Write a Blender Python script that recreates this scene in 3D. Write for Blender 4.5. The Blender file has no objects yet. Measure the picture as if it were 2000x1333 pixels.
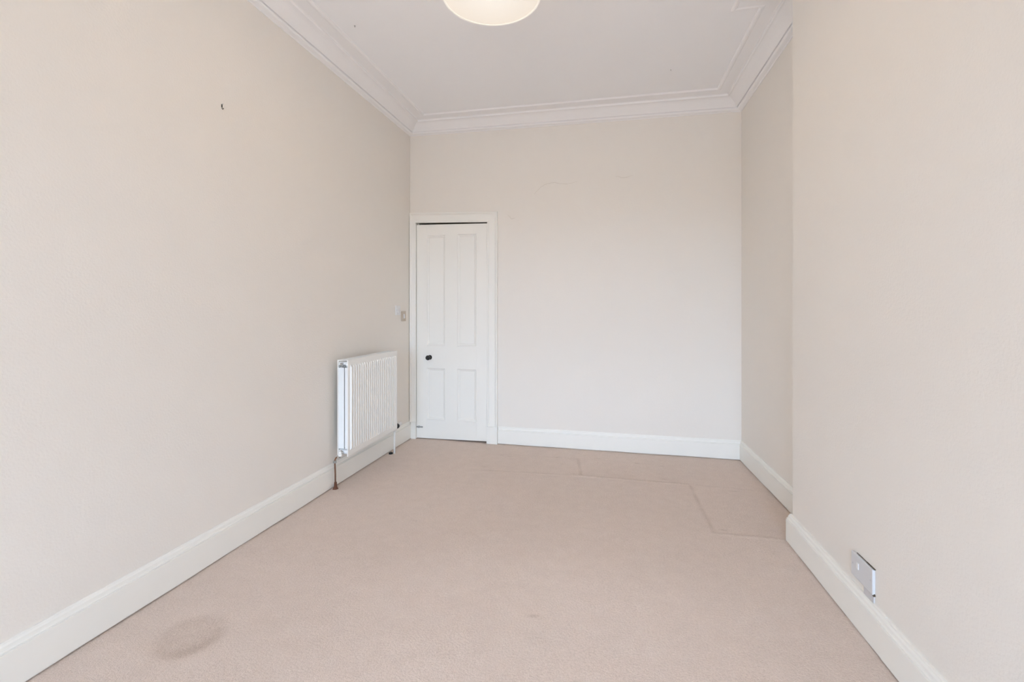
import bpy, bmesh, math, random
from mathutils import Vector, noise
random.seed(4)
C = bpy.context.scene.collection

# ------------------------------------------------------------ camera, sky, exposure
YAW = math.radians(12.3)
cam_d = bpy.data.cameras.new('camera'); cam = bpy.data.objects.new('camera', cam_d); C.objects.link(cam)
cam.location = (1.862, -4.108, 1.2)
cam.rotation_euler = (math.pi/2, 0, YAW)
cam_d.sensor_width = 36; cam_d.lens = 929/2000*36; cam_d.shift_y = -0.03175
cam_d.clip_start = 0.05
bpy.context.scene.camera = cam
S = bpy.context.scene
S.view_settings.view_transform = 'Standard'; S.view_settings.look = 'None'
S.view_settings.gamma = 1; S.view_settings.use_curve_mapping = False
S.view_settings.exposure = 0.0
S.cycles.max_bounces = 12; S.cycles.diffuse_bounces = 8; S.cycles.transparent_max_bounces = 12
WY = 8.0                    # the window wall stands at y = -WY
SKY = 19.4
w = bpy.data.worlds.new('overcast'); S.world = w; w.use_nodes = True
nt = w.node_tree; nt.nodes.clear()
tc = nt.nodes.new('ShaderNodeTexCoord'); sx = nt.nodes.new('ShaderNodeSeparateXYZ')
rp = nt.nodes.new('ShaderNodeValToRGB'); bg = nt.nodes.new('ShaderNodeBackground'); wo = nt.nodes.new('ShaderNodeOutputWorld')
mp = nt.nodes.new('ShaderNodeMapRange')
mp.inputs['From Min'].default_value = -0.25; mp.inputs['From Max'].default_value = 0.25
nt.links.new(tc.outputs['Generated'], sx.inputs[0]); nt.links.new(sx.outputs['Z'], mp.inputs['Value'])
nt.links.new(mp.outputs[0], rp.inputs[0]); nt.links.new(rp.outputs[0], bg.inputs[0]); nt.links.new(bg.outputs[0], wo.inputs[0])
e = rp.color_ramp.elements                        # grey street below the horizon, even cloud above
e[0].position = 0.44; e[0].color = (.17, .17, .175, 1)
e[1].position = 0.52; e[1].color = (.69, .94, 1.275, 1)
bg.inputs[1].default_value = SKY
WIN = [(0.20, 2.75, 0.25, 2.08)]          # window openings on the wall behind the camera: x0, x1, z0, z1
for i, (x0, x1, z0, z1) in enumerate(WIN):
    ld = bpy.data.lights.new('window_portal', 'AREA'); ld.shape = 'RECTANGLE'; ld.size = x1-x0; ld.size_y = z1-z0
    ld.cycles.is_portal = True
    lo = bpy.data.objects.new('window_portal', ld); C.objects.link(lo)
    lo.location = ((x0+x1)/2, -WY-0.02, (z0+z1)/2); lo.rotation_euler = (math.pi/2, 0, 0)

# ------------------------------------------------------------ helpers
def lin(c): return tuple(((v/255+.055)/1.055)**2.4 if v > 10 else v/255/12.92 for v in c)
def mat(name, col, rough=.6, metal=0, bump=None, spec=.5, emit=None, var=None):
    """bump = list of (scale, strength, detail); var = (scale, amount) slow tone variation"""
    m = bpy.data.materials.new(name); m.use_nodes = True; n = m.node_tree.nodes; l = m.node_tree.links
    b = n['Principled BSDF']; b.inputs['Base Color'].default_value = (*col, 1)
    b.inputs['Roughness'].default_value = rough; b.inputs['Metallic'].default_value = metal
    b.inputs['Specular IOR Level'].default_value = spec
    if emit: b.inputs['Emission Color'].default_value = (*emit[0], 1); b.inputs['Emission Strength'].default_value = emit[1]
    t = n.new('ShaderNodeTexCoord')
    if var:
        x = n.new('ShaderNodeTexNoise'); x.inputs['Scale'].default_value = var[0]; x.inputs['Detail'].default_value = 4
        r = n.new('ShaderNodeMixRGB'); r.inputs[1].default_value = (*[v*(1-var[1]) for v in col], 1)
        r.inputs[2].default_value = (*[min(1, v*(1+var[1])) for v in col], 1)
        l.new(t.outputs['Object'], x.inputs['Vector']); l.new(x.outputs['Fac'], r.inputs[0]); l.new(r.outputs[0], b.inputs['Base Color'])
    prev = None
    for sc, st, de in (bump or []):
        x = n.new('ShaderNodeTexNoise'); x.inputs['Scale'].default_value = sc; x.inputs['Detail'].default_value = de
        bp = n.new('ShaderNodeBump'); bp.inputs['Strength'].default_value = 1; bp.inputs['Distance'].default_value = st
        l.new(t.outputs['Object'], x.inputs['Vector']); l.new(x.outputs['Fac'], bp.inputs['Height'])
        if prev: l.new(prev.outputs[0], bp.inputs['Normal'])
        prev = bp
    if prev: l.new(prev.outputs[0], b.inputs['Normal'])
    return m

M = {}
M['wall']   = mat('cream_wallpaper', (.865, .819, .759), .75, bump=[(110, .0008, 3), (9, .002, 1)], spec=.25, var=(1.6, .008))
M['wall_s'] = mat('cream_wallpaper_smooth', (.865, .819, .759), .75, bump=[(70, .0005, 2), (6, .002, 1)], spec=.25, var=(1.6, .008))
M['ceil']   = mat('white_ceiling_paint', (.94, .935, .945), .85, bump=[(5, .002, 2)], spec=.2)
M['gloss']  = mat('white_gloss_paint', (.915, .895, .84), .42, bump=[(14, .0004, 2)])
M['gloss2'] = mat('white_plaster_gloss', (.93, .915, .915), .6, bump=[(20, .001, 2)])
M['rad']    = mat('radiator_enamel', (.90, .885, .845), .35)
M['fin']    = mat('radiator_fin_enamel', (.86, .88, .88), .35)
M['steel']  = mat('dull_steel', (.42, .43, .43), .4, .8)
M['chrome'] = mat('worn_chrome', (.6, .58, .56), .3, .9)
M['copper'] = mat('old_copper', (.22, .12, .075), .55, .4, var=(60, .4))
M['rust']   = mat('rust', (.14, .055, .03), .9, var=(80, .4))
M['black']  = mat('black_knob', (.008, .009, .009), .22)
M['rubber'] = mat('black_rubber', (.01, .01, .01), .6)
M['switch_w'] = mat('white_switch_plastic', (.82, .81, .80), .35)
M['switch_b'] = mat('aged_cream_plastic', (.58, .48, .38), .4)
M['box']    = mat('white_socket_plastic', (.70, .70, .71), .4)
M['box_d']  = mat('grey_trunking_plastic', (.62, .61, .62), .5)
M['dark']   = mat('dark_cupboard_and_gap', (.10, .075, .05), .9)
M['crack']  = mat('plaster_crack', (.66, .60, .53), .9)
M['cord']   = mat('white_flex', (.7, .68, .65), .5)
M['shade']  = mat('cream_lamp_fabric', (.85, .80, .72), .8, emit=((1, .86, .70), .55))
M['rim']    = mat('lit_shade_edge', (.40, .38, .34), .8, emit=((1, .92, .82), .66))

def obj(name, bm, m, parent=None, smooth=False, bevel=None, mats=None):
    bmesh.ops.recalc_face_normals(bm, faces=bm.faces)
    me = bpy.data.meshes.new(name); bm.to_mesh(me); bm.free()
    for x in (mats or [m]): me.materials.append(x)
    if smooth:
        for p in me.polygons: p.use_smooth = True
    o = bpy.data.objects.new(name, me); C.objects.link(o)
    if parent: o.parent = parent
    if bevel:
        b = o.modifiers.new('bevel', 'BEVEL'); b.width = bevel; b.segments = 2; b.limit_method = 'ANGLE'
    return o
def tag(o, label=None, cat=None, group=None, kind=None):
    if label: o['label'] = label
    if cat: o['category'] = cat
    if group: o['group'] = group
    if kind: o['kind'] = kind
    return o
def empty(name, loc=(0,0,0), rz=0):
    o = bpy.data.objects.new(name, None); o.location = loc; o.rotation_euler = (0,0,rz); o.empty_display_size = .1
    C.objects.link(o); return o
def box(bm, x0, y0, z0, x1, y1, z1):
    v = [bm.verts.new(p) for p in ((x0,y0,z0),(x1,y0,z0),(x1,y1,z0),(x0,y1,z0),(x0,y0,z1),(x1,y0,z1),(x1,y1,z1),(x0,y1,z1))]
    for f in ((0,3,2,1),(4,5,6,7),(0,1,5,4),(1,2,6,5),(2,3,7,6),(3,0,4,7)): bm.faces.new([v[i] for i in f])
    return v
def hexa(bm, pts):           # 8 points, bottom ring then top ring
    v = [bm.verts.new(p) for p in pts]
    for f in ((0,3,2,1),(4,5,6,7),(0,1,5,4),(1,2,6,5),(2,3,7,6),(3,0,4,7)): bm.faces.new([v[i] for i in f])
def nb(): return bmesh.new()
def boxes(*bs):
    bm = nb()
    for b in bs: box(bm, *b)
    return bm
def lathe(bm, prof, origin=(0,0,0), axis=(0,0,1), seg=28, cap=True):
    """prof = [(r, t)] along axis"""
    a = Vector(axis).normalized(); u = a.orthogonal().normalized(); v = a.cross(u); o = Vector(origin)
    rings = []
    for r, t in prof:
        rings.append([bm.verts.new(o + a*t + (u*math.cos(k*2*math.pi/seg) + v*math.sin(k*2*math.pi/seg))*r) for k in range(seg)])
    for A, B in zip(rings, rings[1:]):
        for k in range(seg): bm.faces.new((A[k], A[(k+1)%seg], B[(k+1)%seg], B[k]))
    if cap:
        bm.faces.new(rings[0][::-1]); bm.faces.new(rings[-1])
    return bm
def tube(bm, pts, r, seg=12):
    pts = [Vector(p) for p in pts]; rs = r if isinstance(r, (list, tuple)) else [r]*len(pts)
    rings = []; u = None
    for i, p in enumerate(pts):
        d = (pts[min(i+1, len(pts)-1)] - pts[max(i-1, 0)]).normalized()
        u = d.orthogonal().normalized() if u is None else (u - d*u.dot(d)).normalized()
        v = d.cross(u)
        rings.append([bm.verts.new(p + (u*math.cos(k*2*math.pi/seg)+v*math.sin(k*2*math.pi/seg))*rs[i]) for k in range(seg)])
    for A, B in zip(rings, rings[1:]):
        for k in range(seg): bm.faces.new((A[k], A[(k+1)%seg], B[(k+1)%seg], B[k]))
    bm.faces.new(rings[0][::-1]); bm.faces.new(rings[-1]); return bm
def arc(a, b, c, n=6):       # quadratic bend
    a, b, c = Vector(a), Vector(b), Vector(c)
    return [a*(1-t)**2 + b*2*t*(1-t) + c*t*t for t in (i/n for i in range(n+1))]

# wall faces of the room, going round
P = [Vector(p) for p in ((0, 0), (2.835, -.040), (2.891, -1.435), (2.741, -1.435), (2.798, -3.35), (2.93, -3.35), (2.95, -WY), (0, -WY))]
def inward(a, b):
    d = (b-a).normalized(); return Vector((d.y, -d.x))       # the ring runs clockwise, inside is on the right
def cz(x, y):                # height of the cornice's lower edge; the old ceiling is a little out of level
    return 2.797 - .036*max(0, min(1, x/2.83))*max(0, 1+y/1.2)
def mitre(i, d):             # point at distance d inside both walls that meet at corner i
    a, b, c = P[i-1], P[i], P[(i+1) % len(P)]
    n1, n2 = inward(a, b), inward(b, c)
    k = (n1+n2); return b + k*(d/ k.dot(n1))
def sweep(name, i, j, prof, m, follow=False, parent=None, wob=0.0, i_at=None, j_at=None, step=.08, ends=True):
    """moulding along wall i..j; prof = [(distance from wall, z)]; ends are mitred unless a plain start/stop point is given"""
    bm = nb(); a, b = P[i], P[j % len(P)]; n = inward(a, b); rings = []
    L = (b-a).length; N = max(2, int(L/step))
    for k in range(N+1):
        t = k/N; ring = []
        for d, z in prof:
            s = (i_at + n*d) if i_at is not None else mitre(i, d)
            e_ = (j_at + n*d) if j_at is not None else mitre(j % len(P), d)
            p = s.lerp(e_, t)
            zz = z + (cz(p.x, p.y) if follow else 0)
            if wob:
                q = noise.noise(Vector((p.x*4, p.y*4, i*7.3)))
                zz += wob*q*(1 if z == prof[0][1] else .06)
            ring.append(bm.verts.new((p.x, p.y, zz)))
        rings.append(ring)
    for A, B in zip(rings, rings[1:]):
        for q in range(len(prof)):
            bm.faces.new((A[q], A[(q+1) % len(prof)], B[(q+1) % len(prof)], B[q]))
    bm.faces.new(rings[0][::-1]); bm.faces.new(rings[-1])
    return obj(name, bm, m, parent)

# ------------------------------------------------------------ walls
ZT = 2.97
def wallbox(name, i, j, m, label, thick=.12):
    a, b = P[i], P[j]; n = -inward(a, b)*thick
    bm = nb(); q = [(a.x,a.y),(b.x,b.y),(b.x+n.x,b.y+n.y),(a.x+n.x,a.y+n.y)]
    hexa(bm, [(x,y,-.02) for x,y in q] + [(x,y,ZT) for x,y in q])
    return tag(obj(name, bm, m), label, 'wall', kind='structure')
wallbox('wall_left', 7, 0, M['wall'], 'long cream textured wall on the left, behind the radiator')
wr = wallbox('wall_right', 1, 2, M['wall_s'], 'narrow recessed cream wall on the right next to the back corner')
bm = nb()
q = [P[3], P[4], P[5]+Vector((.1,0)), P[2]+Vector((.1,0))]
hexa(bm, [(v.x,v.y,-.02) for v in q] + [(v.x,v.y,ZT) for v in q])
tag(obj('wall_chimney_breast', bm, M['wall'], bevel=.006), 'cream chimney breast standing proud of the right wall', 'wall', kind='structure')
wallbox('wall_right_near', 5, 6, M['wall_s'], 'cream wall right of the camera past the chimney breast')

# back wall, with the cupboard door opening; local x runs along the wall, local -y into the room
RZ = math.atan2(-.040, 2.835); LB = math.hypot(.040, 2.835)
DX0, DX1 = .050, .760
bm = boxes((DX1, 0, -.02, LB+.05, .12, ZT), (-.02, 0, 2.0, DX1, .12, ZT), (-.02, 0, -.02, DX0, .12, 2.0))
wb = tag(obj('wall_back', bm, M['wall_s']), 'far cream wall with the white door in its left corner', 'wall', kind='structure')
wb.rotation_euler.z = RZ
# hairline cracks in the far wall's plaster
def crack(pts):
    bm = nb(); pr = None
    fine = []
    for (x0,z0),(x1,z1) in zip(pts, pts[1:]):
        for k in range(6):
            t = k/6; fine.append((x0+(x1-x0)*t+random.uniform(-.003,.003), z0+(z1-z0)*t+random.uniform(-.003,.003)))
    fine.append(pts[-1])
    tube(bm, [(x, -.0003, z) for x, z in fine], [.0006+.0007*math.sin(math.pi*k/(len(fine)-1)) for k in range(len(fine))], 5)
    obj('crack', bm, M['crack'], wb)
crack([(1.17,2.20),(1.22,2.25),(1.27,2.28),(1.34,2.29),(1.40,2.275),(1.47,2.27),(1.54,2.285)])
crack([(1.86,2.31),(1.93,2.29),(2.0,2.31)])
crack([(.93,2.03),(.97,1.99),(1.0,2.0)])

# unseen window wall behind the camera, sized and placed for its daylight
bm = nb(); xs = 0
x0, x1, z0, z1 = WIN[0]
for b in ((-.12, 0, x0, ZT), (x1, 0, 3.07, ZT), (x0, 0, x1, z0), (x0, z1, x1, ZT)):
    box(bm, b[0], -WY-.25, b[1]-.02*(b[1]==0), b[2], -WY, b[3])
tag(obj('wall_front', bm, M['wall_s']), 'unseen cream window wall behind the camera, placed for its daylight', 'wall', kind='structure')
wn = tag(empty('window_1', ((x0+x1)/2, -WY-.12, z0)), 'unseen white timber sash window behind the camera, sized for its daylight', 'window', kind='structure')
hw, hh = (x1-x0)/2, z1-z0
obj('window_frame', boxes((-hw,-.04,0,-hw+.05,.04,hh), (hw-.05,-.04,0,hw,.04,hh), (-hw+.05,-.04,0,hw-.05,.04,.06), (-hw+.05,-.04,hh-.05,hw-.05,.04,hh)), M['gloss'], wn)
obj('meeting_rail', boxes((-hw+.05,-.03,hh/2-.025,hw-.05,.03,hh/2+.025)), M['gloss'], wn)
obj('glazing_bar', boxes((-.018,-.02,.06,.018,.02,hh/2-.025)), M['gloss'], wn)
obj('glazing_bar', boxes((-.018,-.02,hh/2+.025,.018,.02,hh-.05)), M['gloss'], wn)
obj('window_sill', boxes((-hw-.06,.05,-.035,hw+.06,.19,0)), M['gloss'], wn)
gm = bpy.data.materials.new('window_glass'); gm.use_nodes = True; g = gm.node_tree; g.nodes.clear()
o_ = g.nodes.new('ShaderNodeOutputMaterial'); t_ = g.nodes.new('ShaderNodeBsdfTransparent'); gl = g.nodes.new('ShaderNodeBsdfGlossy'); mx = g.nodes.new('ShaderNodeMixShader')
gl.inputs['Roughness'].default_value = .02; mx.inputs[0].default_value = .06
g.links.new(t_.outputs[0], mx.inputs[1]); g.links.new(gl.outputs[0], mx.inputs[2]); g.links.new(mx.outputs[0], o_.inputs[0])
for sxx in (-1, 1):
    for zz in ((.06, hh/2-.025), (hh/2+.025, hh-.05)):
        a_, b_ = sorted((sxx*.018, sxx*(hw-.05)))
        obj('pane', boxes((a_,-.003,zz[0],b_,.003,zz[1])), gm, wn)

# ------------------------------------------------------------ ceiling and cornice
bm = nb(); NX, NY = 24, 48; g = []
for j in range(NY+1):
    for i in range(NX+1):
        x = -.05+3.1*i/NX; y = .1-(WY+.15)*j/NY
        g.append(bm.verts.new((x, y, cz(x, y)+.096)))
for j in range(NY):
    for i in range(NX):
        k = j*(NX+1)+i; bm.faces.new((g[k], g[k+1], g[k+NX+2], g[k+NX+1]))
ret = bmesh.ops.extrude_face_region(bm, geom=bm.faces[:])
bmesh.ops.translate(bm, vec=(0,0,.12), verts=[v for v in ret['geom'] if isinstance(v, bmesh.types.BMVert)])
tag(obj('ceiling', bm, M['ceil'], smooth=True), 'white painted ceiling with a moulded cornice round its edge', 'ceiling', kind='structure')
CP = [(-.01, -.003), (.005, -.003), (.010, .001), (.022, .003), (.031, .005), (.037, .009), (.040, .014), (.040, .030), (.0455, .030), (.0455, .021)] + \
     [(.0455+.0745*t, .021+.055*(math.sin(t*math.pi/2)*.75+t*.25)) for t in (k/8 for k in range(1, 9))] + \
     [(.122, .074), (.130, .075), (.133, .081), (.134, .089), (.142, .0905), (.205, .0905), (.212, .086), (.222, .085), (.230, .089), (.233, .097), (.233, .13), (-.01, .13)]
names = ['long back', 'narrow recess on the right', 'side of the chimney breast', 'chimney breast', 'far side of the chimney breast', 'right wall by the camera', 'window', 'left']
for i in range(8):
    o = sweep('trim_%d' % (i+1), i, i+1, CP, M['gloss2'], follow=True)
    tag(o, 'white plaster cornice along the %s wall' % names[i] if i not in (2,3,4) else 'white plaster cornice over the %s' % names[i], 'cornice', kind='structure')

# ------------------------------------------------------------ skirting boards
def sk(th, h=.162):
    return [(-.004, .005), (th-.002, .005), (th, .009), (th, h-.033), (th-.0045, h-.032), (th-.0045, h-.0285), (th-.002, h-.0275), (th-.002, h-.026), (th-.006, h-.024), (th-.007, h-.020), (th-.008, h-.012), (th-.012, h-.006), (th-.013, h-.001), (th-.014, h), (-.004, h)]
SKL = sk(.018)
def board(name, i, j, prof, label, **k):
    return tag(sweep(name, i, j, prof, M['gloss'], wob=.004, step=.05, **k), label, 'skirting', kind='structure')
board('baseboard_left', 7, 8, SKL, 'white moulded skirting board along the left wall, running behind the radiator')
u = (P[1]-P[0]).normalized()
board('baseboard_back', 0, 1, sk(.018, .155), 'white moulded skirting board along the far wall right of the door', i_at=P[0]+u*.845)
board('baseboard_right', 1, 2, sk(.018, .155), 'white moulded skirting board along the narrow right recess')
board('baseboard_chimney_side', 2, 3, sk(.022, .150), 'short white skirting return on the chimney breast side')
d34 = (P[4]-P[3]).normalized(); jx = P[3]+d34*.825
board('baseboard_chimney_breast', 3, 4, sk(.022, .150), 'white skirting board along the chimney breast below the outlet box', j_at=jx)
board('baseboard_chimney_near', 3, 4, sk(.0235, .149), 'nearest length of white skirting board on the chimney breast', i_at=jx)
board('baseboard_chimney_far_side', 4, 5, sk(.022, .150), 'skirting return on the near side of the chimney breast')
board('baseboard_right_near', 5, 6, sk(.018), 'skirting board right of the camera')
board('baseboard_front', 6, 7, sk(.018), 'skirting board under the window behind the camera')

# ------------------------------------------------------------ carpet
def seg(px, py, a, b):
    vx, vy = b[0]-a[0], b[1]-a[1]; t = max(0, min(1, ((px-a[0])*vx+(py-a[1])*vy)/(vx*vx+vy*vy)))
    return math.hypot(px-a[0]-vx*t, py-a[1]-vy*t)
RIDGE = [((.84,-.715),(1.613,-.673),.8), ((1.613,-.673),(2.331,-.689),1.15), ((2.35,-.72),(2.36,-1.10),1.1), ((2.36,-1.10),(2.372,-1.405),1.0), ((2.372,-1.405),(2.72,-1.40),1.0),
         ((1.566,-.30),(1.613,-.66),1.1), ((2.331,-.689),(2.83,-.72),.45), ((1.2,-.30),(1.566,-.30),.4), ((1.566,-.30),(2.3,-.31),.25), ((.9,-.31),(1.1,-.29),.5)]
BUMPS = [(.95,-.33,.7), (1.02,-.35,.7), (.89,-.63,.8), (1.40,-.30,.6), (1.56,-.65,.7), (1.72,-.26,.6), (2.02,-.31,.9), (2.20,-.34,.8), (2.19,-.62,1.), (1.98,-.60,.5), (2.62,-.76,.8), (2.43,-1.36,.9), (1.55,-2.28,1.0), (.75,-1.6,.5)]
def ex(v): return math.exp(max(-50, min(50, v)))
def carpet(x, y):
    h = .0; wr_ = 0.0
    if y > -1.7:
        for a, b, s in RIDGE:
            d = seg(x, y, a, b)
            if d < .05:
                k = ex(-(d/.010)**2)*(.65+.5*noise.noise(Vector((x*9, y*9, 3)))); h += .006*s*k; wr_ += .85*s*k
    for bx, by, s in BUMPS:
        dx, dy = (x-bx)/.020, (y-by)/.008
        if abs(dx) < 4 and abs(dy) < 4:
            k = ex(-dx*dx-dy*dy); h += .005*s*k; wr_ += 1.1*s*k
    h += .0035*noise.noise(Vector((x*2.2, y*2.2, 0))) + .0012*noise.noise(Vector((x*11, y*11, 5)))
    edge = 0
    # round mark where a heavy pot stood
    r = math.hypot(x-.338, y+2.655)
    a = math.atan2(y+2.655, x-.338)
    k = 1/(1+ex((r-.118)/.007))
    wr_ += k*(.55+.75*ex(-((r-.098)/.03)**2)*max(0, math.cos(a+.7))); h -= .002*k
    # slow soiling, and a paler middle area towards the camera end
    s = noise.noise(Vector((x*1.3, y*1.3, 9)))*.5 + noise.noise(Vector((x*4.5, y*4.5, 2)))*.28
    pale = 1/(1+ex((y+2.02+.18*math.sin(x*2.3+.8)+.10*noise.noise(Vector((x*4, 0, 1))))/.10))
    pale *= 1/(1+ex(-(x-.95+.25*(y+2.6))/.10)) * (1/(1+ex((x-2.35)/.15)))
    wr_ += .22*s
    wr_ -= .50*pale
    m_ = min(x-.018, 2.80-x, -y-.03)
    wr_ += .30*ex(-max(m_,0)/.05)  # darker close to the skirting
    return h, wr_
bm = nb(); lay = None
verts = []; cols = []; faces = []
def patch(y0, y1, s):
    nx = int(3.0/s); ny = int((y1-y0)/s); base = len(verts)
    for j in range(ny+1):
        for i in range(nx+1):
            x = -.01+3.0*i/nx; y = y0+(y1-y0)*j/ny
            h, w_ = carpet(x, y); verts.append((x, y, h)); cols.append(w_)
    for j in range(ny):
        for i in range(nx):
            k = base+j*(nx+1)+i; faces.append((k, k+1, k+nx+2, k+nx+1))
patch(-1.7, .16, .009); patch(-3.2, -1.7, .016); patch(-WY, -3.2, .05)
bm.free()
me = bpy.data.meshes.new('floor'); me.from_pydata(verts, [], faces)
at = me.attributes.new('wear_tone', 'FLOAT', 'POINT'); at.data.foreach_set('value', cols)
for p in me.polygons: p.use_smooth = True
fl = bpy.data.objects.new('floor', me); C.objects.link(fl)
tag(fl, 'pinkish beige fitted carpet with creases near the far wall', 'floor', kind='structure')
cm = bpy.data.materials.new('beige_carpet'); cm.use_nodes = True; n = cm.node_tree.nodes; l = cm.node_tree.links
b = n['Principled BSDF']; b.inputs['Roughness'].default_value = .95; b.inputs['Specular IOR Level'].default_value = .1
b.inputs['Sheen Weight'].default_value = .15
t = n.new('ShaderNodeTexCoord')
def nz(sc, de, ro=.6):
    x = n.new('ShaderNodeTexNoise'); x.inputs['Scale'].default_value = sc; x.inputs['Detail'].default_value = de; x.inputs['Roughness'].default_value = ro
    l.new(t.outputs['Object'], x.inputs['Vector']); return x
f1, f2, f3 = nz(330, 3, .7), nz(120, 2), nz(14, 4, .7)
ca, cb = (.85, .71, .62), (.71, .575, .487)
mix = n.new('ShaderNodeMixRGB'); mix.inputs[1].default_value = (*ca, 1); mix.inputs[2].default_value = (*cb, 1)
wa = n.new('ShaderNodeAttribute'); wa.attribute_name = 'wear_tone'
def math_(op, a, b_, clamp=False):
    x = n.new('ShaderNodeMath'); x.operation = op; x.use_clamp = clamp
    for i, v in enumerate((a, b_)):
        if isinstance(v, (int, float)): x.inputs[i].default_value = v
        else: l.new(v, x.inputs[i])
    return x.outputs[0]
s = math_('MULTIPLY', math_('SUBTRACT', f1.outputs['Fac'], .5), 2.6)
s = math_('ADD', s, math_('MULTIPLY', math_('SUBTRACT', f2.outputs['Fac'], .5), 1.4))
s = math_('ADD', s, math_('MULTIPLY', math_('SUBTRACT', f3.outputs['Fac'], .5), .9))
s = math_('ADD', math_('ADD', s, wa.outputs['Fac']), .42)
s = math_('MAXIMUM', s, -.6)
# allow the tone to run a little past both ends
mr = n.new('ShaderNodeVectorMath'); mr.operation = 'SCALE'; mr.inputs[0].default_value = [cb[i]-ca[i] for i in range(3)]; l.new(s, mr.inputs['Scale'])
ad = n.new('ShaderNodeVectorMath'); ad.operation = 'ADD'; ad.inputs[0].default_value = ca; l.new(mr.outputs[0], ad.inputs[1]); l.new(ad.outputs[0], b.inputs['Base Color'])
n.remove(mix)
bp = n.new('ShaderNodeBump'); bp.inputs['Distance'].default_value = .004; bp.inputs['Strength'].default_value = .8
l.new(f1.outputs['Fac'], bp.inputs['Height'])
bp2 = n.new('ShaderNodeBump'); bp2.inputs['Distance'].default_value = .005; bp2.inputs['Strength'].default_value = .6
l.new(f2.outputs['Fac'], bp2.inputs['Height']); l.new(bp.outputs[0], bp2.inputs['Normal']); l.new(bp2.outputs[0], b.inputs['Normal'])
me.materials.append(cm)

# ------------------------------------------------------------ door
door = tag(empty('door_1', (0, 0, 0), RZ), 'white four-panel door with a black knob, in the far left corner', 'door', kind='structure')
LX0, LX1, YF, YB = .067, .744, -.004, .032
def ltop(x): return 1.972 - .012*(x-LX0)/(LX1-LX0)
def lbot(x): return .007 + .008*(x-LX0)/(LX1-LX0)
PX = [(.163, .350), (.460, .645)]; PZ = [(.179, .658), (.859, 1.875)]
def slab(bm, xa, xb, za, zb, yf=YF, yb=YB):
    # za/zb None = leaf edge
    A = lambda x: lbot(x) if za is None else za
    B = lambda x: ltop(x) if zb is None else zb
    hexa(bm, [(xa,yf,A(xa)),(xb,yf,A(xb)),(xb,yb,A(xb)),(xa,yb,A(xa)),(xa,yf,B(xa)),(xb,yf,B(xb)),(xb,yb,B(xb)),(xa,yb,B(xa))])
bm = nb(); slab(bm, LX0, PX[0][0], None, None); obj('stile', bm, M['gloss'], door, bevel=.0015)
bm = nb(); slab(bm, PX[1][1], LX1, None, None); obj('stile', bm, M['gloss'], door, bevel=.0015)
for za, zb in ((None, PZ[0][0]), (PZ[0][1], PZ[1][0]), (PZ[1][1], None)):
    bm = nb(); slab(bm, PX[0][0], PX[1][1], za, zb); obj('rail', bm, M['gloss'], door)
for za, zb in PZ:
    bm = nb(); slab(bm, PX[0][1], PX[1][0], za, zb); obj('muntin', bm, M['gloss'], door)
for xa, xb in PX:
    for za, zb in PZ:
        obj('panel', boxes((xa, .010, za, xb, .022, zb)), M['gloss'], door)
        # bead moulding round the panel: mitred loop of profile (inset, y)
        bm = nb(); pr = [(0, .011), (0, YF-.0005), (.004, YF-.0025), (.009, YF+.001), (.013, .002), (.020, .004), (.026, .010), (.026, .011)]
        loops = []
        for ins, y in pr:
            loops.append([bm.verts.new(p) for p in ((xa+ins,y,za+ins),(xb-ins,y,za+ins),(xb-ins,y,zb-ins),(xa+ins,y,zb-ins))])
        for A, B in zip(loops, loops[1:]):
            for k in range(4): bm.faces.new((A[k], A[(k+1)%4], B[(k+1)%4], B[k]))
        obj('moulding', bm, M['gloss'], door)
# frame: lining, architrave with bead, plinth blocks
obj('door_lining', boxes((DX0, .0, 0, DX0+.013, .118, 1.998), (DX1-.013, .0, 0, DX1, .118, 1.998), (DX0+.013, .034, .0, DX0+.025, .046, 1.99), (DX1-.025, .034, 0, DX1-.013, .046, 1.99)), M['gloss'], door)
obj('dark_cupboard_back', boxes((-.02, .1205, -.02, DX1+.06, .15, 2.06)), M['dark'], door)
def htop(x): return 2.083 - .026*x/.84
def hin(x): return 1.990 - .021*(x-.063)/.68
ap = [(0, 0), (0, -.016), (.004, -.019), (.012, -.019), (.016, -.014), (.060, -.0145), (.072, -.016), (.078, -.022), (.084, -.028), (.093, -.028), (.095, -.024), (.095, 0)]   # from inner edge outwards
def arch_side(name, xi, sgn, maxw):
    bm = nb(); rings = []
    pr = [(min(d, maxw) if d > maxw else d, y) for d, y in ap]
    if maxw < .09:
        pr = [(0, 0), (0, -.016), (.004, -.019), (.010, -.019), (.014, -.0145), (maxw-.022, -.0145), (maxw-.016, -.020), (maxw-.012, -.024), (maxw-.002, -.024), (maxw, -.02), (maxw, 0)]
    for top in (0, 1):
        ring = []
        for d, y in pr:
            x = xi + sgn*d
            z = .152 if not top else (hin(xi) + (htop(x)-hin(xi))*min(1, d/maxw))
            ring.append(bm.verts.new((x, y, z)))
        rings.append(ring)
    A, B = rings; m_ = len(pr)
    for q in range(m_): bm.faces.new((A[q], A[(q+1) % m_], B[(q+1) % m_], B[q]))
    bm.faces.new(A[::-1]); bm.faces.new(B)
    return obj(name, bm, M['gloss'], door)
arch_side('architrave', .0635, -1, .0605)
arch_side('architrave', .746, 1, .095)
bm = nb(); rings = []
for end in (0, 1):
    ring = []
    xi, xo = ((.0635, .003), (.746, .841))[end]
    for d, y in ap:
        f = d/.095; x = xi + (xo-xi)*f
        ring.append(bm.verts.new((x, y, hin(xi) + (htop(xo)-hin(xi))*f)))
    rings.append(ring)
A, B = rings
for q in range(len(ap)): bm.faces.new((A[q], A[(q+1) % len(ap)], B[(q+1) % len(ap)], B[q]))
bm.faces.new(A[::-1]); bm.faces.new(B)
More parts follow.
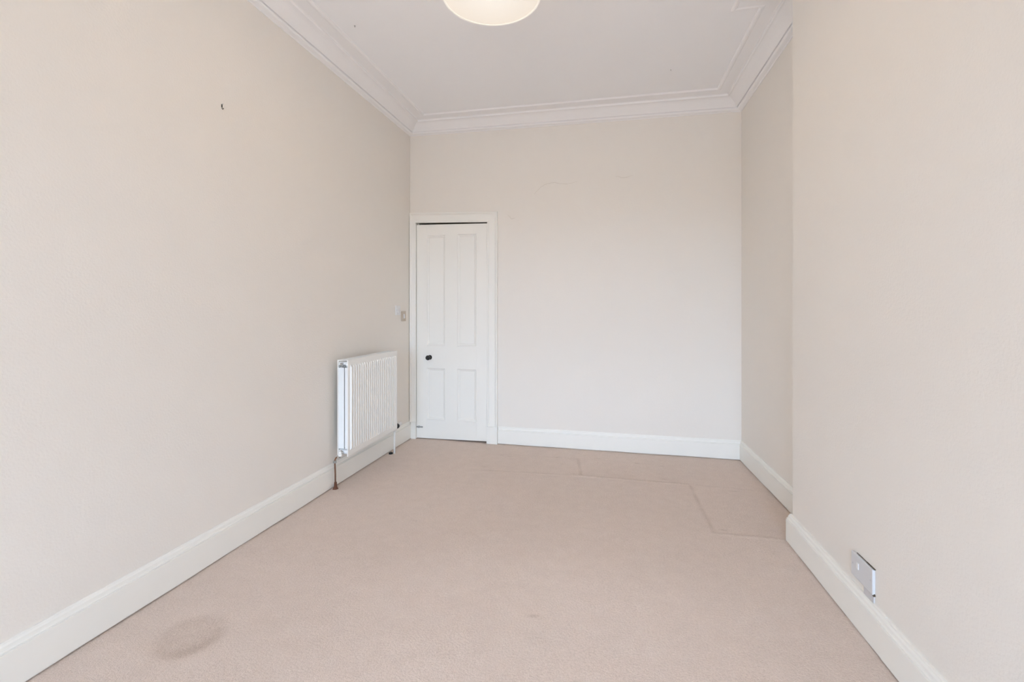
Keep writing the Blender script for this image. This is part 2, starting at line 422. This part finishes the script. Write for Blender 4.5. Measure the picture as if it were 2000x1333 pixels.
obj('architrave', bm, M['gloss'], door)
obj('plinth_block', boxes((.0185, -.029, .0, .066, 0, .153)), M['gloss'], door, bevel=.002)
obj('plinth_block', boxes((.744, -.031, .0, .843, 0, .152)), M['gloss'], door, bevel=.002)
# knob, rose, latch traces, hinges, bolt
kx, kz = .196, .752
kn = obj('knob', lathe(nb(), [(.003, -.060), (.012, -.0595), (.019, -.055), (.0225, -.046), (.0215, -.036), (.015, -.028), (.010, -.022), (.009, -.010)][::1], (kx, YF, kz), (0, 1, 0)), M['black'], door, smooth=True)
tag(kn, 'round black door knob')
obj('rose', lathe(nb(), [(.012, -.014), (.017, -.012), (.021, -.006), (.0225, -.001), (.0225, .001)], (kx, YF, kz), (0, 1, 0)), M['black'], kn, smooth=True)
obj('lock_plate', boxes((.105, YF-.0012, .722, .125, YF+.001, .775)), M['gloss'], door, bevel=.0008)
for k in range(3): obj('screw', lathe(nb(), [(.0032, -.0022), (.0036, 0)], (.121, YF, .730+.019*k), (0, 1, 0), 10), M['gloss2'], door)
for zc_ in (1.785, .275):
    bm = nb()
    for k in range(5):
        lathe(bm, [(.0058, -.0108), (.0062, -.0095), (.0062, .0095), (.0058, .0108)], (.7455, -.009, zc_-.052+k*.026), (0, 0, 1), 12)
    h = obj('hinge', bm, M['gloss'], door, smooth=False)
    obj('hinge_pin', lathe(nb(), [(.0022, -.069), (.0022, .069)], (.7455, -.009, zc_), (0,0,1), 8), M['steel'], h)
bt = obj('bolt', boxes((.068, YF-.010, .104, .128, YF, .116)), M['steel'], door, bevel=.002); tag(bt, 'small grey metal bolt')
obj('bolt_bracket', boxes((.088, YF-.0125, .101, .096, YF, .119)), M['steel'], bt)

# ------------------------------------------------------------ radiator
rad = tag(empty('radiator', (0, -.897, 0)), 'white ribbed double-panel radiator on the left wall near the door', 'radiator')
Y0, Y1, Z0, Z1 = -.3635, .3635, .217, .858
def panel(xf, sgn, thick=.011):
    """pressed steel panel with 23 upright flutes, its ribs facing sgn"""
    bm = nb(); nf = 23; ys = [Y0, Y0+.006]; hs = [-.35, 0]; m0 = .020; pit = (Y1-Y0-2*m0)/nf
    for k in range(nf):
        y = Y0+m0+k*pit
        for f, h in ((.12, 0), (.24, 1), (.56, 1), (.68, 0)): ys.append(y+pit*f); hs.append(h)
    ys += [Y1-.006, Y1]; hs += [0, -.35]
    zs = [(Z0, -.6), (Z0+.006, 0), (Z0+.036, 0), (Z0+.050, 1), (Z1-.050, 1), (Z1-.036, 0), (Z1-.006, 0), (Z1, -.6)]
    fr = []
    for z, e_ in zs:
        row = []
        for y, h in zip(ys, hs):
            d = .0105*h*e_ if (e_ > 0 and h > 0) else (.003*min(h, e_) if min(h, e_) < 0 else 0)
            row.append(bm.verts.new((xf+sgn*(d-.0035), y, z)))
        fr.append(row)
    bk = [[bm.verts.new((xf-sgn*thick, y, z)) for y in (Y0, Y1)] for z in (Z0, Z1)]
    for A, B in zip(fr, fr[1:]):
        for q in range(len(ys)-1): bm.faces.new((A[q], A[q+1], B[q+1], B[q]))
    bm.faces.new((bk[0][0], bk[0][1], bk[1][1], bk[1][0]))
    bm.faces.new(fr[0][:] + [bk[0][1], bk[0][0]]); bm.faces.new(fr[-1][:] + [bk[1][1], bk[1][0]])
    bm.faces.new([r[0] for r in fr] + [bk[1][0], bk[0][0]]); bm.faces.new([r[-1] for r in fr] + [bk[1][1], bk[0][1]])
    return bm
obj('front_panel', panel(.1335, 1), M['rad'], rad)
obj('back_panel', panel(.047, -1), M['rad'], rad)
bm = nb()       # convector fins: folded sheet between the panels
npk = 40
for side in (0, 1):
    xa, xb = ((.060, .088), (.104, .121))[side]
    for k in range(npk):
        y = Y0+.02+k*(Y1-Y0-.04)/npk
        box(bm, xa, y, Z0+.05, xb, y+.0012, Z1-.05)
obj('convector_fins', bm, M['fin'], rad)['kind'] = 'stuff'
# end covers with the narrow slit between them
obj('side_cover', boxes((.0585, Y0+.002, Z0+.050, .0985, Y0+.006, Z1-.052)), M['fin'], rad)
obj('side_cover', boxes((.1045, Y0+.002, Z0+.050, .1215, Y0+.006, Z1-.052)), M['fin'], rad)
obj('side_cover', boxes((.0585, Y1-.006, Z0+.050, .0985, Y1-.002, Z1-.052)), M['fin'], rad)
obj('side_cover', boxes((.1045, Y1-.006, Z0+.050, .1215, Y1-.002, Z1-.052)), M['fin'], rad)
bm = nb(); box(bm, .0575, Y0+.004, Z1-.007, .062, Y1-.004, Z1-.001); box(bm, .1175, Y0+.004, Z1-.007, .1225, Y1-.004, Z1-.001)
for k in range(45):
    y = Y0+.006+k*(Y1-Y0-.016)/44; box(bm, .062, y, Z1-.006, .1175, y+.005, Z1-.002)
obj('top_grille', bm, M['rad'], rad)
for s_ in (-1, 1):   # header blocks top and bottom at both ends
    y = s_*(.3635-.020)
    for z in (Z1-.030, Z0+.028):
        bm = lathe(nb(), [(.014, 0), (.017, .003), (.017, .061), (.014, .064)], (.0585, y, z), (1, 0, 0), 20)
        obj('header', bm, M['fin'], rad)
        bm = lathe(nb(), [(.012, 0), (.012, .012), (.008, .014)], (.076, y-s_*-.004, z), (0, s_, 0), 6)
        obj('plug', bm, M['chrome'], rad)
vb = obj('air_vent', boxes((.066, Y0-.006, Z1-.040, .112, Y0+.002, Z1-.034), (.070, Y0-.006, Z1-.046, .077, Y0+.002, Z1-.040), (.084, Y0-.008, Z1-.050, .094, Y0+.002, Z1-.018), (.101, Y0-.006, Z1-.046, .110, Y0+.002, Z1-.030)), M['steel'], rad, bevel=.001)
tag(vb, 'grey metal air vent fitting')
for y in (-.22, .22):
    for z in (.30, .74): obj('bracket', boxes((.0005, y-.012, z, .036, y+.012, z+.03)), M['rad'], rad)
# valve and discoloured pipe at the near end
v = obj('valve', lathe(nb(), [(.010, 0), (.013, .002), (.013, .016), (.010, .019), (.010, .030), (.006, .033)], (.086, Y0-.022, .224), (0, 0, 1), 14), M['rad'], rad, smooth=False)
tag(v, 'white lockshield valve with chrome nuts')
obj('valve_tail', tube(nb(), [(.086, Y0-.020, .240), (.086, Y0+.015, .242)], .009), M['chrome'], v)
obj('nut', lathe(nb(), [(.0135, 0), (.0135, .011)], (.086, Y0-.011, .241), (0, 1, 0), 6), M['chrome'], v)
obj('nut', lathe(nb(), [(.0125, 0), (.0125, .012)], (.082, Y0-.022, .222), (-1, 0, -.35), 6), M['chrome'], v)
pts = [Vector((.080, Y0-.022, .222))] + arc((.066, Y0-.022, .217), (.046, Y0-.021, .210), (.0445, Y0-.020, .185)) + [Vector((.043, Y0-.012, .10)), Vector((.0415, Y0-.008, -.005))]
pp = obj('pipe', tube(nb(), pts, .0055), M['copper'], rad, smooth=True); tag(pp, 'bare discoloured copper pipe')
obj('compression_nut', lathe(nb(), [(.010, 0), (.0115, .002), (.0115, .013), (.009, .016)], (.0445, Y0-.020, .176), (0, 0, 1), 6), M['steel'], pp)
bm = lathe(nb(), [(.020, 0), (.015, .004), (.010, .018), (.0085, .045)], (.042, Y0-.008, .0), (0, 0, 1), 14)
for vv in bm.verts: vv.co.x = max(.0215, vv.co.x) if vv.co.x < .042 else vv.co.x
tag(obj('rusty_collar', bm, M['rust'], pp, smooth=True), 'rusty collar at the carpet')
# thermostatic valve and white pipe at the far end
tv = obj('thermostatic_valve', lathe(nb(), [(.010, -.030), (.012, -.028), (.012, .004), (.015, .006), (.015, .016)], (.074, Y1+.068, .205), (0, 0, 1), 16), M['rad'], rad)
obj('valve_cap', lathe(nb(), [(.019, 0), (.021, .003), (.020, .028), (.012, .035), (.004, .037)], (.111, Y1+.014, .236), (0, 1, 0), 24), M['rubber'], tv, smooth=True)
tag(tv.children[0] if tv.children else tv, 'black valve cap')
obj('valve_tail', tube(nb(), [(.074, Y1+.068, .215), (.074, Y1-.02, .215)], .009), M['chrome'], tv)
obj('valve_head', lathe(nb(), [(.012, -.03), (.018, -.028), (.019, .03), (.015, .034)], (.097, Y1+.085, .236), (0, 1, 0), 20), M['switch_w'], tv, smooth=False)
bm = tube(nb(), [(.074, Y1+.068, .185), (.073, Y1+.068, .15), (.071, Y1+.068, -.003)], .0085)
p2 = obj('pipe', bm, M['rad'], rad, smooth=True); tag(p2, 'white painted pipe')
bm = lathe(nb(), [(.017, 0), (.016, .010), (.011, .014)], (.050, Y1+.045, 0), (0, 0, 1), 12)
obj('floor_grommet', bm, M['rubber'], p2)

# ------------------------------------------------------------ switches by the door
def switch(y, z, w_, h_, m, label, name='light_switch'):
    r = tag(empty(name, (0, y, z)), label, 'light switch')
    obj('back_plate', boxes((.0, -w_/2, -h_/2, .009, w_/2, h_/2)), m, r, bevel=.002)
    rk = nb(); hexa(rk, [(.009,-.012,-.020),(.009,.012,-.020),(.009,.012,.020),(.009,-.012,.020)] + [(.015,-.011,-.018),(.015,.011,-.018),(.011,.011,.018),(.011,-.011,.018)])
    obj('rocker', rk, M['switch_w'], r)
    for s_ in (-1, 1): obj('screw', lathe(nb(), [(.0025, .0), (.0022, .0012)], (.009, s_*(w_/2-.008), 0), (1,0,0), 10), M['chrome'], r)
switch(-.262, 1.184, .086, .082, M['switch_w'], 'white light switch on the left wall, the one further from the door')
switch(-.150, 1.131, .078, .088, M['switch_b'], 'aged beige light switch on the left wall, right beside the door frame')

# ------------------------------------------------------------ outlet box and trunking, chimney breast
bd = (P[4]-P[3]).normalized(); bn = inward(P[3], P[4])
ang = math.atan2(bd.y, bd.x)          # local x runs towards the camera, local y = away from the wall... see below
t0 = (-2.112+1.435)/bd.y
org = P[3]+bd*t0
r = tag(empty('outlet_box', (org.x, org.y, .227), ang), 'white surface-mounted outlet box low on the chimney breast', 'electrical outlet')
sg = -1                                # inward() is to the right of the direction, that is local -y
def lb(x0, x1, d0, d1, z0, z1): return boxes((x0, -d1, z0, x1, -d0, z1))
obj('back_box', lb(-.071, .071, 0, .006, -.044, .042), M['box'], r, bevel=.002)
obj('face_plate', lb(-.073, .073, .006, .011, -.046, .044), M['box'], r, bevel=.002)
obj('rocker', lb(-.030, -.016, .011, .0145, -.005, .018), M['switch_w'], r, bevel=.001)
for s_ in (-.03, .03):
    obj('screw', lathe(nb(), [(.003, 0), (.003, .0008)], (s_*2, -.011, 0), (0, -1, 0), 10), M['box_d'], r)
# the conduit cover below it
c_ = lb(.004, .069, 0, .005, -.076, -.046)
obj('conduit_cover', c_, M['box_d'], r, bevel=.0012)
obj('shadow_strip', lb(.02, .0735, 0, .003, .0435, .0462), M['dark'], r)  # dark strips painted in for the shade round the outlet box
obj('shadow_strip', lb(-.05, .02, 0, .002, .0435, .0452), M['dark'], r)
obj('shadow_strip', lb(.062, .0715, 0, .006, -.0525, -.046), M['dark'], r)

# ------------------------------------------------------------ hooks
def hook(loc, label, rot=(0,0,0)):
    r = tag(empty('picture_hook', loc), label, 'hook')
    obj('plate', boxes((0, -.003, -.006, .0018, .003, .009)), M['black'], r)
    obj('nail', tube(nb(), [(0, 0, .006), (.008, 0, .010)], .0014, 8), M['steel'], r)
    obj('hook', tube(nb(), [(.002, 0, -.004)] + arc((.002, 0, -.012), (.006, .001, -.020), (.009, .001, -.010)), .0016, 8), M['black'], r)
hook((0, -2.159, 2.180), 'small dark picture hook high on the left wall')
def screw(x, y, label, r_=.0042):
    z = cz(x, y)+.096
    o = obj('ceiling_screw', lathe(nb(), [(r_, 0), (r_, -.002), (r_*.5, -.004), (r_*.45, -.009)], (0, 0, 0), (0,0,1), 12), M['steel'])
    o.location = (x, y, z); tag(o, label, 'screw')
screw(.337, -1.528, 'dark screw in the ceiling near the left cornice')
screw(2.24, -.608, 'tiny screw in the ceiling near the far right corner', .0022)

# ------------------------------------------------------------ pendant lamp
LXc, LYc, LZ, LR = 1.376, -2.265, 2.45, .197
lamp = tag(empty('pendant_lamp', (LXc, LYc, cz(LXc, LYc)+.096)), 'lit cream drum pendant lamp hanging from the middle of the ceiling', 'lamp')
top = cz(LXc, LYc)+.096; zb = LZ-top
def drum(bm, r0, r1, z0, z1, seg_=72):
    lathe(bm, [(r0, z0), (r1, z0), (r1, z1), (r0, z1), (r0, z0)], seg=seg_, cap=False)
bm = nb(); drum(bm, LR-.0025, LR, zb+.004, zb+.20); obj('lamp_shade', bm, M['shade'], lamp, smooth=False)
bm = nb(); drum(bm, LR-.006, LR+.0008, zb, zb+.004); obj('shade_rim', bm, M['rim'], lamp)
dm = bpy.data.materials.new('lit_diffuser'); dm.use_nodes = True; n = dm.node_tree.nodes; l = dm.node_tree.links
b = n['Principled BSDF']; b.inputs['Base Color'].default_value = (.55, .53, .50, 1); b.inputs['Roughness'].default_value = .6
tcn = n.new('ShaderNodeTexCoord'); ln = n.new('ShaderNodeVectorMath'); ln.operation = 'LENGTH'; cr = n.new('ShaderNodeValToRGB'); mm = n.new('ShaderNodeMath'); mm.operation = 'DIVIDE'; mm.inputs[1].default_value = LR
l.new(tcn.outputs['Object'], ln.inputs[0]); l.new(ln.outputs['Value'], mm.inputs[0]); l.new(mm.outputs[0], cr.inputs[0])
cr.color_ramp.elements[0].color = (.68, .63, .55, 1); cr.color_ramp.elements[1].color = (.58, .50, .41, 1)    # the bulb behind shows as a brighter middle
cr.color_ramp.elements[0].position = .1; cr.color_ramp.elements[1].position = 1
l.new(cr.outputs[0], b.inputs['Emission Color']); b.inputs['Emission Strength'].default_value = 0.92
bm = nb(); lathe(bm, [(LR-.0065, -.0015), (LR-.0065, .0015)], seg=72)
o = obj('diffuser', bm, dm, lamp); o.location.z = zb+.003
pl = bpy.data.lights.new('bulb_glow', 'POINT'); pl.energy = 14; pl.color = (1, .82, .62); pl.shadow_soft_size = .03
po = bpy.data.objects.new('bulb_glow', pl); C.objects.link(po); po.parent = lamp; po.location = (0, .06, zb+.08)
obj('cord', tube(nb(), [(0,0,-.03), (0,0,zb+.15)], .003, 8), M['cord'], lamp)
obj('ceiling_rose', lathe(nb(), [(.048, .002), (.050, -.006), (.040, -.020), (.012, -.030), (.006, -.040)], seg=32), M['switch_w'], lamp, smooth=True)
bh = obj('bulb_holder', lathe(nb(), [(.019, zb+.15), (.019, zb+.10)], seg=20), M['switch_w'], lamp)
obj('bulb', lathe(nb(), [(.013, zb+.10), (.020, zb+.085), (.030, zb+.062), (.028, zb+.042), (.015, zb+.030), (.003, zb+.027)], seg=20), M['rim'], bh, smooth=True)
for k in range(3):
    a = k*2*math.pi/3
    obj('spider_arm', tube(nb(), [(.018*math.cos(a), .018*math.sin(a), zb+.14), ((LR-.002)*math.cos(a), (LR-.002)*math.sin(a), zb+.17)], .002, 6), M['switch_w'], lamp)
